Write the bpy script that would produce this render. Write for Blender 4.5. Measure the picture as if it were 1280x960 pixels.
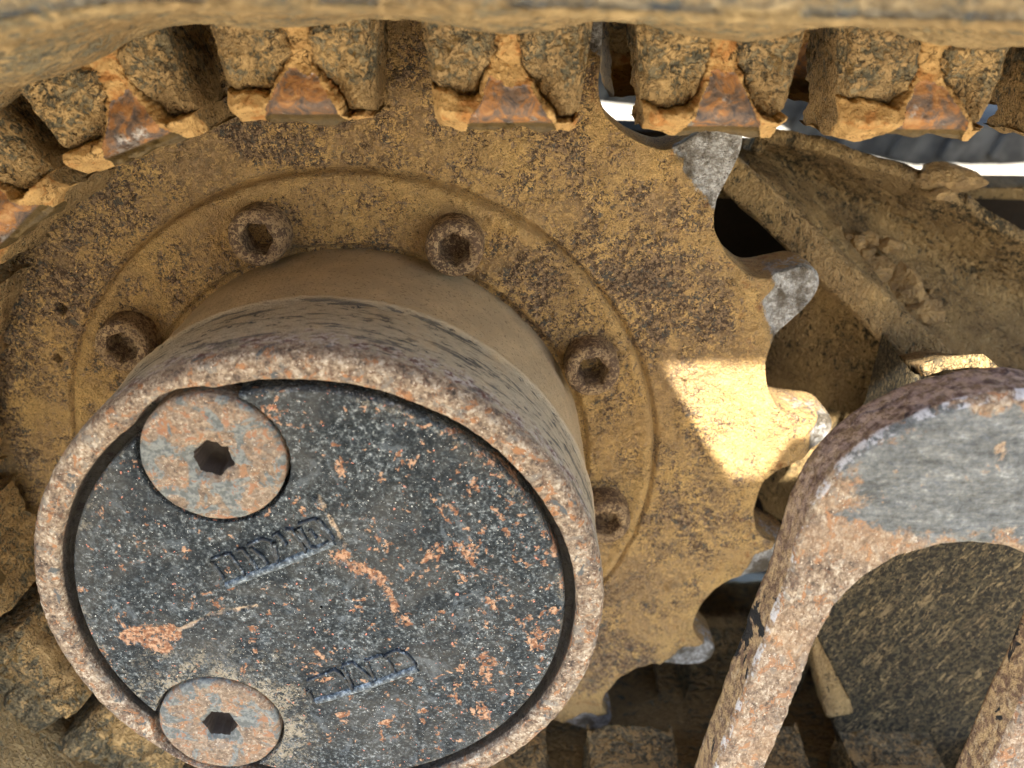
import bpy, math, random
import numpy as np
from mathutils import Matrix, Vector
random.seed(7)
for o in list(bpy.data.objects): bpy.data.objects.remove(o)
scene = bpy.context.scene
COL = scene.collection
S = 0.14           # metres per build unit (radius of the sprocket's bolt flange)
GY = -1.78         # ground height in build units
def W(p):          # build frame (x right, y up, z along the hub axis towards the viewer) -> Blender world
    return (p[0]*S, -p[2]*S, (p[1]-GY)*S)

# ------------------------------------------------------------------ camera
CAM = (0.52948, 1.58564, 2.62338)
ROWS = ((0.999974, 0.0, -0.0072216), (-0.0031975, 0.896635, -0.442759), (0.0064751, 0.442770, 0.896612))
cd = bpy.data.cameras.new('Camera'); cam = bpy.data.objects.new('Camera', cd); COL.objects.link(cam)
cols = [Vector((r[0], -r[2], r[1])).normalized() for r in ROWS]
m = Matrix.Identity(4)
for j, cc in enumerate(cols):
    for i in range(3): m[i][j] = cc[i]
m.translation = Vector(W(CAM)); cam.matrix_world = m
cd.sensor_width = 36; cd.lens = 36*1091.13/1280; cd.clip_start = 0.01; cd.clip_end = 2000
cd.dof.use_dof = True; cd.dof.focus_distance = 2.5*S; cd.dof.aperture_fstop = 9
scene.camera = cam
scene.render.resolution_x = 1024; scene.render.resolution_y = 768

# ------------------------------------------------------------------ sky, sun, exposure
SUN = (-0.12, 0.94, 1.0)      # towards the sun, build frame
wd = bpy.data.worlds.new('World'); scene.world = wd; wd.use_nodes = True
nt = wd.node_tree; nt.nodes.clear()
sky = nt.nodes.new('ShaderNodeTexSky'); sky.sky_type = 'NISHITA'; sky.sun_disc = False
sb = Vector((SUN[0], -SUN[2], SUN[1])).normalized()
sky.sun_elevation = math.asin(sb.z); sky.sun_rotation = math.atan2(sb.x, sb.y)
sky.air_density = 1.0; sky.dust_density = 1.2; sky.ozone_density = 1.0
bg = nt.nodes.new('ShaderNodeBackground'); bg.inputs[1].default_value = 0.08
wo = nt.nodes.new('ShaderNodeOutputWorld')
nt.links.new(sky.outputs[0], bg.inputs[0]); nt.links.new(bg.outputs[0], wo.inputs[0])
sd = bpy.data.lights.new('Sun', 'SUN'); sd.energy = 3.2; sd.angle = math.radians(0.5); sd.color = (1, .93, .80)
so = bpy.data.objects.new('Sun', sd); COL.objects.link(so)
so.rotation_mode = 'QUATERNION'; so.rotation_quaternion = sb.to_track_quat('Z', 'Y'); so.location = (0, -3, 3)
vs = scene.view_settings; vs.view_transform = 'Standard'; vs.look = 'None'; vs.exposure = 2.58; vs.gamma = 1
cy = scene.cycles; cy.max_bounces = 4; cy.diffuse_bounces = 3; cy.glossy_bounces = 2; cy.transmission_bounces = 0; cy.caustics_reflective = False; cy.caustics_refractive = False
cy.use_adaptive_sampling = True; cy.adaptive_threshold = 0.025; cy.use_denoising = True

# ------------------------------------------------------------------ numpy noise
_rng = np.random.RandomState(3); PERM = _rng.permutation(256); PERM = np.concatenate([PERM, PERM, PERM])
_g = _rng.normal(size=(256, 3)); _g /= np.linalg.norm(_g, axis=1)[:, None]
def perlin(P):
    P = np.asarray(P, float); I = np.floor(P).astype(int); F = P-I; I &= 255
    u = F*F*F*(F*(F*6-15)+10); out = 0
    for dx in (0, 1):
        wx = u[..., 0] if dx else 1-u[..., 0]
        for dy in (0, 1):
            wy = u[..., 1] if dy else 1-u[..., 1]
            for dz in (0, 1):
                wz = u[..., 2] if dz else 1-u[..., 2]
                h = PERM[PERM[PERM[(I[..., 0]+dx) & 255]+((I[..., 1]+dy) & 255)]+((I[..., 2]+dz) & 255)]
                g = _g[h]; d = g[..., 0]*(F[..., 0]-dx)+g[..., 1]*(F[..., 1]-dy)+g[..., 2]*(F[..., 2]-dz)
                out = out + wx*wy*wz*d
    return out*1.5
def fbm(P, sc, oc=4, gain=.5, seed=0):
    P = np.asarray(P, float)*sc + seed*17.31; a = 1.; t = 0; r = 0
    for _ in range(oc):
        r = r + a*perlin(P); t += a; a *= gain; P = P*2.03+5.7
    return r/t
def sstep(x, a, b):
    t = np.clip((x-a)/(b-a), 0, 1); return t*t*(3-2*t)

# ------------------------------------------------------------------ objects
def empty(name, loc, label=None, cat=None, group=None, parent=None):
    o = bpy.data.objects.new(name, None); COL.objects.link(o); o.empty_display_size = .02
    o['org'] = list(loc); o.location = W(loc)
    if parent is not None:
        o.parent = parent; o.location = Vector(W(loc))-Vector(W(parent['org']))
    if label: o['label'] = label; o['category'] = cat
    if group: o['group'] = group
    return o
def obj(name, V, F, mat, parent=None, org=None, smooth=True, attrs=None, label=None, cat=None, group=None, kind=None):
    V = np.asarray(V, float).reshape(-1, 3)
    if org is None: org = list(parent['org']) if parent is not None else V.mean(0).tolist()
    L = V-np.array(org); L = np.stack([L[:, 0], -L[:, 2], L[:, 1]], 1)*S
    me = bpy.data.meshes.new(name); me.from_pydata(L.tolist(), [], F if isinstance(F, list) else F.tolist())
    if attrs:
        for k, a in attrs.items():
            at = me.attributes.new(k, 'FLOAT', 'POINT'); at.data.foreach_set('value', np.asarray(a, np.float32).ravel())
    me.materials.append(mat)
    if smooth: me.polygons.foreach_set('use_smooth', [True]*len(me.polygons))
    me.update()
    o = bpy.data.objects.new(name, me); COL.objects.link(o); o['org'] = list(map(float, org))
    o.location = W(org)
    if parent is not None:
        o.parent = parent; o.location = Vector(W(org))-Vector(W(parent['org']))
    if label: o['label'] = label; o['category'] = cat
    if group: o['group'] = group
    if kind: o['kind'] = kind
    return o
def gridF(n, m, wrapn=False, wrapm=False, flip=False):
    i = np.arange(n if wrapn else n-1); j = np.arange(m if wrapm else m-1)
    I, J = np.meshgrid(i, j, indexing='ij'); I2 = (I+1) % n; J2 = (J+1) % m
    q = np.stack([I*m+J, I2*m+J, I2*m+J2, I*m+J2], -1).reshape(-1, 4)
    return q[:, ::-1] if flip else q
def merge(parts):
    V = []; F = []; k = 0
    for v, f in parts:
        v = np.asarray(v).reshape(-1, 3); V.append(v); F += [[i+k for i in q] for q in (f if isinstance(f, list) else f.tolist())]; k += len(v)
    return np.concatenate(V), F
def normals(P, wrapn=False, wrapm=False):
    def d(A, ax, w):
        if w: return np.roll(A, -1, ax)-np.roll(A, 1, ax)
        return np.gradient(A, axis=ax)
    n = np.cross(d(P, 0, wrapn), d(P, 1, wrapm)); l = np.linalg.norm(n, axis=-1, keepdims=True); return n/np.maximum(l, 1e-9)
def rbox(cx, cy, cz, sx, sy, sz, n=10, e=.18, amp=.0, sc=8, seed=0, oc=4, R=None):
    """rounded, noisy block; half sizes sx, sy, sz"""
    parts = []; t = np.linspace(-1, 1, n); A, B = np.meshgrid(t, t, indexing='ij')
    mn = min(sx, sy, sz); H = np.array([sx, sy, sz])
    for ax in range(3):
        for sg in (-1, 1):
            P = np.zeros((n, n, 3)); P[..., ax] = sg; P[..., (ax+1) % 3] = A; P[..., (ax+2) % 3] = B
            Q = P*H; inner = np.clip(Q, -(H-e*mn), H-e*mn); D = Q-inner
            l = np.linalg.norm(D, axis=-1, keepdims=True); Q = np.where(l > 1e-9, inner+D/np.maximum(l, 1e-9)*np.minimum(l, e*mn), Q)
            N = D/np.maximum(l, 1e-9)
            if amp: Q = Q + N*(fbm(Q+np.array([cx, cy, cz]), sc, oc, .55, seed)*amp)[..., None]
            parts.append((Q, gridF(n, n, flip=(sg < 0))))
    V, F = merge(parts)
    if R is not None: V = V@np.array(R).T
    return V+np.array([cx, cy, cz]), F
def prism(poly, z0, z1, bev=.0, sub=0):
    """polygon in x,y pulled from z0 (front) to z1 (back), with a bevelled front edge"""
    P = np.array(poly, float); n = len(P); a = 0.5*np.sum(P[:, 0]*np.roll(P[:, 1], -1)-np.roll(P[:, 0], -1)*P[:, 1])
    if a < 0: P = P[::-1]
    t = np.roll(P, -1, 0)-np.roll(P, 1, 0); nn = np.stack([t[:, 1], -t[:, 0]], 1); nn /= np.linalg.norm(nn, axis=1)[:, None]
    rings = [(P-nn*bev, z0), (P-nn*bev*.3, z0-bev*.3), (P, z0-bev), (P, z1)] if bev else [(P, z0), (P, z1)]
    V = np.concatenate([np.c_[r, np.full(n, z)] for r, z in rings]); F = [list(range(n))]
    for k in range(len(rings)-1):
        for i in range(n):
            j = (i+1) % n; F.append([k*n+i, (k+1)*n+i, (k+1)*n+j, k*n+j])
    F.append([(len(rings)-1)*n+i for i in range(n-1, -1, -1)])
    return V, F

# ------------------------------------------------------------------ procedural materials
def c(r, g, b):
    f = lambda v: (v/12.92 if v <= .04045 else ((v+.055)/1.055)**2.4)
    return (f(r/255), f(g/255), f(b/255), 1)
class N:
    def __init__(s, name):
        s.m = bpy.data.materials.new(name); s.m.use_nodes = True; s.t = s.m.node_tree; s.t.nodes.clear()
        s.o = s.t.nodes.new('ShaderNodeOutputMaterial'); s.b = s.t.nodes.new('ShaderNodeBsdfPrincipled')
        s.t.links.new(s.b.outputs[0], s.o.inputs[0])
        tc = s.t.nodes.new('ShaderNodeTexCoord'); s.v = s.vm('SCALE', tc.outputs['Object'], k=1/S)
    def put(s, sock, v):
        if hasattr(v, 'node'): s.t.links.new(v, sock)
        elif v is not None:
            try: sock.default_value = v
            except Exception: sock.default_value = (v, v, v)
    def vm(s, op, a, b=None, k=None):
        n = s.t.nodes.new('ShaderNodeVectorMath'); n.operation = op; s.put(n.inputs[0], a)
        if b is not None: s.put(n.inputs[1], b)
        if k is not None: s.put(n.inputs['Scale'], k)
        return n.outputs['Value'] if op in ('LENGTH', 'DOT_PRODUCT', 'DISTANCE') else n.outputs[0]
    def ma(s, op, a, b=0., d=0., clamp=False):
        n = s.t.nodes.new('ShaderNodeMath'); n.operation = op; n.use_clamp = clamp
        s.put(n.inputs[0], a); s.put(n.inputs[1], b); s.put(n.inputs[2], d); return n.outputs[0]
    def add(s, *a):
        r = a[0]
        for x in a[1:]: r = s.ma('ADD', r, x)
        return r
    def mul(s, a, b): return s.ma('MULTIPLY', a, b)
    def noise(s, sc, det=5, rough=.6, dist=0., v=None, out=0):
        n = s.t.nodes.new('ShaderNodeTexNoise'); s.put(n.inputs['Vector'], v or s.v); s.put(n.inputs['Scale'], sc)
        det = min(det, 2 if sc > 50 else 3 if sc > 18 else 4); n.inputs['Detail'].default_value = det; n.inputs['Roughness'].default_value = rough; n.inputs['Distortion'].default_value = dist
        return n.outputs[out]
    def vor(s, sc, feat='F1', v=None, rnd=1.):
        n = s.t.nodes.new('ShaderNodeTexVoronoi'); n.feature = feat; s.put(n.inputs['Vector'], v or s.v); s.put(n.inputs['Scale'], sc)
        n.inputs['Randomness'].default_value = rnd; return n.outputs['Distance']
    def ss(s, f, a, b, lo=0., hi=1.):
        n = s.t.nodes.new('ShaderNodeMapRange'); n.interpolation_type = 'SMOOTHSTEP'
        s.put(n.inputs[0], f); s.put(n.inputs[1], a); s.put(n.inputs[2], b); n.inputs[3].default_value = lo; n.inputs[4].default_value = hi
        return n.outputs[0]
    def mix(s, f, a, b, mode='MIX'):
        n = s.t.nodes.new('ShaderNodeMix'); n.data_type = 'RGBA'; n.blend_type = mode
        s.put(n.inputs[0], f); s.put(n.inputs[6], a); s.put(n.inputs[7], b); return n.outputs[2]
    def ramp(s, f, stops):
        n = s.t.nodes.new('ShaderNodeValToRGB'); e = n.color_ramp.elements
        while len(e) < len(stops): e.new(.5)
        for k, (p, cl) in enumerate(stops): e[k].position = p; e[k].color = cl
        s.put(n.inputs[0], f); return n.outputs[0]
    def attr(s, name):
        n = s.t.nodes.new('ShaderNodeAttribute'); n.attribute_name = name; return n.outputs['Fac']
    def sep(s, v=None):
        n = s.t.nodes.new('ShaderNodeSeparateXYZ'); s.put(n.inputs[0], v or s.v); return n.outputs
    def comb(s, x, y, z):
        n = s.t.nodes.new('ShaderNodeCombineXYZ'); s.put(n.inputs[0], x); s.put(n.inputs[1], y); s.put(n.inputs[2], z); return n.outputs[0]
    def seg(s, a, b, v):
        """distance from v to the stretch a-b"""
        a = np.array(a, float); b = np.array(b, float); d = b-a; L = max(d@d, 1e-9)
        pa = s.vm('SUBTRACT', v, tuple(a)); h = s.ma('ADD', s.vm('DOT_PRODUCT', pa, tuple(d/L)), 0., clamp=True)
        return s.vm('LENGTH', s.vm('SUBTRACT', pa, s.vm('SCALE', tuple(d), k=h)))
    def radius(s):
        x = s.sep(); return s.vm('LENGTH', s.comb(x[0], 0., x[2]))
    def done(s, col, rough=.85, metal=0., height=None, bump=.5, dist=.01, spec=.3):
        s.put(s.b.inputs['Base Color'], col); s.put(s.b.inputs['Roughness'], rough); s.put(s.b.inputs['Metallic'], metal)
        s.put(s.b.inputs['Specular IOR Level'], spec)
        if height is not None:
            n = s.t.nodes.new('ShaderNodeBump'); n.inputs['Strength'].default_value = bump; n.inputs['Distance'].default_value = dist*S
            s.put(n.inputs['Height'], height); s.t.links.new(n.outputs[0], s.b.inputs['Normal'])
        return s.m
    # dried mud that has flaked off down to a darker surface; cover >0 leaves more mud
    def mud(s, cover, dark, a=c(192, 158, 108), b=c(166, 138, 98), sc=1., v=None, crk=1.):
        v = v or s.v
        f1 = s.noise(13*sc, 3, .62, 1.0, v); f2 = s.noise(46*sc, 4, .72, .7, v); f3 = s.noise(130*sc, 2, .7, 0, v)
        k = s.add(s.mul(f1, .28), s.mul(f2, .48), s.mul(f3, .24), cover)
        mask = s.ss(k, .475, .535)
        mc = s.mix(s.ss(s.noise(5*sc, 2, .6, .4, v), .36, .64), a, b)
        mc = s.mix(s.ss(f3, .35, .7), s.mix(.35, mc, c(120, 98, 70)), mc)
        ridge = s.ma('ABSOLUTE', s.ma('SUBTRACT', s.noise(21*sc, 2, .6, 1.6, v), .5))
        crack = s.mul(s.ss(ridge, .005, .020, 1., 0.), s.mul(s.ss(s.noise(7*sc, 1, .5, 0, v), .36, .52), crk))
        col = s.mix(s.mul(crack, .8), s.mix(mask, dark, mc), c(48, 38, 28))
        h = s.add(s.mul(s.ss(s.add(s.mul(f2, .65), s.mul(f3, .35)), .46, .54), .6), s.mul(f2, .7), s.mul(f3, .45))
        return col, h, mask

def m_sprocket():
    n = N('sprocket_mud'); r = n.radius()
    big = n.noise(2.6, 4, .55, .5)
    metal = n.mix(n.ss(n.noise(75, 3, .75), .40, .60), c(94, 77, 64), c(168, 142, 112))
    metal = n.mix(n.ss(n.noise(34, 3, .7, 1), .54, .62), metal, c(104, 100, 92))
    cov = n.add(n.mul(n.ma('SUBTRACT', big, .5), .34), n.mul(n.ma('SUBTRACT', n.noise(6.5, 3, .6, .6), .5), .24), .018)
    ring = n.mul(n.ss(r, 1.02, 1.10), n.ss(r, 1.28, 1.38, 1., 0.))          # the web between flange and teeth has flaked most
    edge = n.mul(n.ss(r, .93, .985), n.ss(r, 1.0, 1.015, 1., 0.))            # mud banked against the flange edge
    cov = n.add(cov, n.mul(ring, -.028), n.mul(edge, .07), n.mul(n.ss(r, 1.34, 1.42), .035))
    col, h, mk = n.mud(cov, metal, c(230, 191, 126), c(208, 173, 119), 1.65)
    film = n.ss(n.noise(3.4, 3, .65, 1.2), .50, .64); col = n.mix(n.mul(film, .55), col, n.mix(n.noise(30, 3, .7), c(208, 172, 118), c(184, 153, 111)))
    rusty = n.mul(n.ss(r, 1.25, 1.42), n.ss(n.noise(17, 6, .7, .6), .55, .68))
    col = n.mix(n.mul(rusty, .6), col, c(160, 108, 66))
    w = n.attr('wear'); wn = n.noise(42, 6, .75, .8); wm = n.ss(n.add(w, n.mul(n.ma('SUBTRACT', wn, .5), 1.3)), .30, .66)
    steel = n.mix(n.ss(n.noise(70, 2, .7), .36, .66), c(164, 160, 154), c(222, 222, 222))
    steel = n.mix(n.ss(n.noise(12, 4, .6), .46, .66), steel, c(118, 110, 98)); steel = n.mix(n.mul(n.ss(n.noise(40, 3, .7), .62, .68), .7), steel, c(80, 70, 60))
    col = n.mix(wm, col, steel)
    ro = n.mix(wm, (.9,)*3+(1,), n.mix(wn, (.38,)*3+(1,), (.62,)*3+(1,)))
    return n.done(col, ro, n.mul(wm, .45), h, .75, .017)
def rustmix(n, v=None, sc=1.):
    """pinkish-tan surface rust with orange blooms, pale scale and grey primer"""
    col = n.ramp(n.add(n.mul(n.noise(30*sc, 4, .75, .4, v), .6), n.mul(n.noise(85*sc, 2, .75, 0, v), .4)), [(.36, c(62, 54, 50)), (.45, c(118, 102, 88)), (.53, c(154, 136, 116)), (.63, c(196, 184, 166))])
    col = n.mix(n.mul(n.ss(n.noise(15*sc, 4, .7, .6, v), .55, .63), .75), col, c(122, 118, 112))
    col = n.mix(n.ss(n.noise(24*sc, 5, .75, .8, v), .55, .63), col, c(160, 116, 82))
    col = n.mix(n.mul(n.ss(n.noise(70*sc, 5, .75, 0, v), .57, .64), .8), col, c(104, 78, 62))
    return n.mix(n.mul(n.ss(n.noise(110*sc, 3, .7, 0, v), .63, .70), .8), col, c(228, 214, 194))
def m_hub():
    n = N('hub_casting'); x = n.sep(); z = n.mul(x[1], -1.); r = n.radius()
    # around-the-axis streaks: coordinates that hardly change along the turn
    ang = n.ma('ARCTAN2', x[2], x[0])
    sv = n.comb(n.mul(ang, 1.4), n.mul(z, 9.), r)
    streak = n.noise(3.0, 7, .66, .7, sv); s2 = n.noise(7.5, 6, .7, .4, n.comb(n.mul(ang, 2.6), n.mul(z, 7.), 0.))
    dust = n.mix(n.ss(n.noise(9, 5, .6), .35, .65), c(206, 186, 152), c(188, 170, 140))
    dust = n.mix(n.mul(n.ss(n.noise(90, 4, .7), .58, .68), .5), dust, c(84, 70, 56))
    col = dust
    lower = n.ss(z, .40, .47)                               # towards the face the dust is rubbed off in bands
    pale = n.mix(n.ss(s2, .4, .62), c(188, 178, 156), c(168, 160, 142))
    band = n.mix(n.ss(streak, .53, .60), pale, c(104, 103, 98)); band = n.mix(n.ss(s2, .59, .64), band, c(70, 72, 74))
    col = n.mix(n.mul(lower, n.ss(n.noise(6, 4, .6), .2, .45)), col, band)
    col = n.mix(n.mul(n.mul(n.ss(z, .40, .425), n.ss(z, .455, .44)), .8), col, c(206, 190, 160))
    rim = rustmix(n)
    rim = n.mix(n.ss(n.noise(12, 6, .65, .8), .61, .66), rim, c(88, 92, 94))
    edge = n.ss(n.add(z, n.mul(n.ma('SUBTRACT', n.noise(16, 6, .7), .5), .16)), .66, .71)
    purp = n.mix(n.ss(n.noise(50, 5, .7), .4, .6), c(104, 76, 72), c(196, 190, 186))
    col = n.mix(n.mul(edge, n.ss(n.noise(26, 5, .7, .5), .4, .6)), col, purp)
    face = n.ss(n.add(z, n.mul(n.ma('SUBTRACT', n.noise(30, 5, .7), .5), .05)), .735, .765)
    col = n.mix(face, col, rim)
    inner = n.mul(n.ss(r, .70, .685), n.ss(z, .775, .765))  # groove inside the rim: its shade is painted near-black
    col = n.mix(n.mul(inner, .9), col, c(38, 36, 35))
    h = n.add(n.mul(n.noise(60, 6, .75), n.ss(z, .70, .76, .3, .7)), n.mul(n.noise(140, 3, .7), .4))
    return n.done(col, .72, 0., h, .7, .014)
def m_cover():
    n = N('cover_black_paint'); v = n.v; x3 = n.sep()
    base = n.ramp(n.add(n.mul(n.noise(62, 2, .75), .55), n.mul(n.noise(150, 2, .7), .45)), [(.36, c(18, 23, 27)), (.49, c(44, 51, 56)), (.565, c(82, 89, 93)), (.64, c(142, 149, 152)), (.74, c(212, 216, 214))])
    base = n.mix(n.mul(n.ss(n.noise(7, 4, .7, .8), .40, .62), .6), base, c(30, 36, 42)); base = n.mix(n.mul(n.ss(n.noise(9, 4, .75, 1.5), .54, .68), .35), base, c(120, 130, 138))
    base = n.mix(n.ss(n.noise(170, 2, .6), .67, .72), base, c(226, 228, 224))
    # tan dust caught round the lower plug and the edge
    d2 = n.vm('DISTANCE', v, (-.336, -.777, -.437)); r = n.radius()
    du = n.ss(n.add(d2, n.mul(n.ma('SUBTRACT', n.noise(14, 6, .7), .5), .55)), .12, .34, 1., 0.)
    du = n.ma('MAXIMUM', du, n.mul(n.ss(n.add(r, n.mul(n.noise(12, 5, .7), .2)), .735, .77), .5))
    dk = n.ss(n.add(n.noise(75, 2, .8, 1.2), n.mul(du, .12)), .52, .64)
    base = n.mix(n.mul(n.mul(du, dk), .7), base, c(176, 164, 142))
    base = n.mix(n.mul(n.ss(n.noise(4.5, 4, .7, 1.), .40, .66), .16), base, c(134, 130, 122))
    # rust blooms of two sizes and the long scrapes
    ru = n.mix(n.ss(n.noise(70, 5, .7), .4, .62), c(132, 92, 70), c(188, 152, 124))
    rz_ = n.ma('MULTIPLY', n.ss(x3[0], -.1, .55), .05)
    b1 = n.ss(n.add(n.noise(10, 6, .74, .3), rz_), .625, .66); b2 = n.ss(n.add(n.noise(30, 4, .66, .3), n.mul(rz_, .7)), .64, .69)
    b1 = n.ma('MAXIMUM', b1, b2)
    def chain(pts, w0, wob):
        q = None
        for a, b in zip(pts[:-1], pts[1:]):
            d = n.seg((a[0], -.777, a[1]), (b[0], -.777, b[1]), v); q = d if q is None else n.ma('MINIMUM', q, d)
        q = n.add(q, n.mul(n.ma('SUBTRACT', n.noise(34, 5, .7), .5), wob)); return n.ss(q, w0, w0+.008, 1., 0.)
    b1 = n.ma('MAXIMUM', b1, chain([(-.54, -.105), (-.48, -.10), (-.42, -.10)], .024, .085))
    b1 = n.ma('MAXIMUM', b1, chain([(-.49, -.125), (-.455, -.145)], .022, .04))
    b1 = n.ma('MAXIMUM', b1, chain([(.07, .165), (.135, .118), (.175, .085)], .012, .085))
    b1 = n.ma('MAXIMUM', b1, chain([(.175, .085), (.19, .03), (.204, -.05)], .005, .055))
    b1 = n.mul(b1, n.ss(n.noise(80, 2, .7), .34, .48))
    col = n.mix(b1, base, ru)
    s1 = chain([(.027, .352), (.056, .275), (.082, .205)], .001, .026); s2 = chain([(-.40, -.085), (-.30, -.028), (-.176, .003)], .0005, .016)
    s1 = n.ma('MAXIMUM', s1, s2)
    col = n.mix(n.mul(s1, n.ss(n.noise(60, 2, .8), .32, .50)), col, c(200, 176, 150))
    pink = n.ss(n.noise(58, 3, .55), .70, .72); col = n.mix(pink, col, c(206, 136, 116))
    h = n.add(n.mul(n.noise(95, 2, .75), .8), n.mul(n.noise(30, 4, .6), .6))
    return n.done(col, n.mix(b1, (.5,)*3+(1,), (.9,)*3+(1,)), 0., h, .55, .011, .12)
def m_plug():
    n = N('plug_rust'); r_ = n.mix(.35, rustmix(n), c(128, 112, 98))
    col = n.mix(n.ss(n.noise(11, 6, .66, .8), .5, .55), r_, n.mix(n.ss(n.noise(60, 4, .7), .4, .6), c(98, 102, 102), c(130, 134, 132)))
    col = n.mix(n.mul(n.ss(n.noise(30, 5, .7, .4), .58, .64), .8), col, c(150, 104, 76))
    return n.done(col, .75, 0., n.add(n.noise(60, 6, .75), n.noise(20, 4)), .55, .012)
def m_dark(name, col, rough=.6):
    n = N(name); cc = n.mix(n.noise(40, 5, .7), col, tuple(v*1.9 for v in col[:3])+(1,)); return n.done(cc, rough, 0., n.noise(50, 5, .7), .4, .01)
def m_bolt():
    n = N('bolt_mud'); metal = n.mix(n.noise(60, 5, .7), c(86, 70, 60), c(126, 104, 84))
    col, h, mk = n.mud(.0, metal, c(200, 172, 132), c(172, 146, 114), 1.7, crk=.4); return n.done(col, .85, 0., h, .6, .012)
def m_rubber():
    n = N('rubber_with_mud'); rub = n.mix(n.ss(n.noise(48, 6, .7, .6), .4, .62), c(86, 83, 70), c(150, 136, 106))
    rub = n.mix(n.ss(n.noise(16, 5, .6, 1.2), .56, .66), rub, c(120, 96, 56))
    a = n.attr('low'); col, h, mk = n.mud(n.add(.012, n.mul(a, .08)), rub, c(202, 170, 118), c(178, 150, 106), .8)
    return n.done(col, .85, 0., h, .8, .02)
def m_cake():
    n = N('orange_mud'); base = n.mix(n.ss(n.noise(26, 6, .65, .6), .4, .62), c(212, 174, 116), c(194, 156, 102))
    base = n.mix(n.ss(n.noise(14, 5, .65, .4), .54, .66), base, c(190, 136, 80)); base = n.mix(n.mul(n.ss(n.noise(80, 5, .7), .6, .68), .7), base, c(120, 90, 56))
    rg = n.ma('ABSOLUTE', n.ma('SUBTRACT', n.noise(12, 4, .55, 1.), .5)); ck = n.mul(n.ss(rg, .003, .012, 1., 0.), n.ss(n.noise(8, 2), .5, .6))
    col = n.mix(n.mul(ck, .8), base, c(66, 44, 22))
    return n.done(col, .9, 0., n.add(n.noise(40, 6, .7), n.mul(n.noise(12, 5), 1.2), n.mul(ck, -1.2)), .8, .02)
def m_iron():
    n = N('worn_iron'); a = n.attr('low')
    col = n.ramp(n.noise(20, 6, .68, .8), [(.34, c(92, 84, 84)), (.47, c(136, 112, 94)), (.58, c(178, 126, 78)), (.70, c(196, 154, 104))])
    sh = n.ss(n.add(n.noise(13, 4, .6), n.mul(a, .0)), .56, .64); sh2 = n.mul(sh, n.ss(n.noise(55, 4, .7), .4, .58))
    col = n.mix(n.mul(sh2, .8), col, c(196, 192, 188))
    foot = n.ss(a, .5, .9); col = n.mix(foot, col, n.mix(n.noise(45, 6, .7), c(50, 46, 36), c(128, 104, 60)))
    return n.done(col, n.mix(sh, (.62,)*3+(1,), (.32,)*3+(1,)), n.mul(sh, .5), n.add(n.noise(40, 6, .7), n.noise(14, 4)), .5, .015, .5)
def m_belt():
    n = N('belt_rubber_dust'); x = n.sep()
    v = n.vm('MULTIPLY', n.v, (.55, 1., 1.))
    rub = n.mix(n.ss(n.noise(30, 6, .7, .6), .4, .62), c(104, 102, 90), c(140, 130, 104))
    col, h, mk = n.mud(n.add(.045, n.mul(n.ma('SUBTRACT', n.noise(1.5, 3), .5), .35)), rub, c(190, 166, 122), c(168, 142, 100), .7, v, .4)
    return n.done(col, .9, 0., h, .8, .025)
def m_frame():
    n = N('frame_mud'); x = n.sep(); v = n.vm('MULTIPLY', n.v, (1., 1., .6))
    dk = n.mix(n.ss(n.noise(30, 5, .7), .42, .6), c(62, 58, 46), c(96, 84, 62))
    col, h, mk = n.mud(n.add(.075, n.mul(n.ma('SUBTRACT', n.noise(2.2, 4, .6, .8), .5), .34)), dk, c(194, 164, 114), c(164, 138, 98), 1., v)
    return n.done(col, .9, 0., h, .8, .02)
def m_block():
    n = N('frame_rubbed_mud'); xx = n.sep(); v = n.comb(n.mul(n.add(xx[0], n.mul(xx[2], -.55)), 1.5), xx[1], n.mul(n.add(xx[2], n.mul(xx[0], .55)), .45))
    dk = n.mix(n.ss(n.noise(60, 6, .7, .6), .42, .62), c(46, 44, 38), c(98, 88, 66))
    col, h, mk = n.mud(n.add(-.055, n.mul(n.ma('SUBTRACT', n.noise(4, 4, .7, .8, v), .5), .28)), dk, c(158, 138, 100), c(134, 116, 86), 1.25, v); return n.done(col, .85, 0., h, .8, .02)
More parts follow.
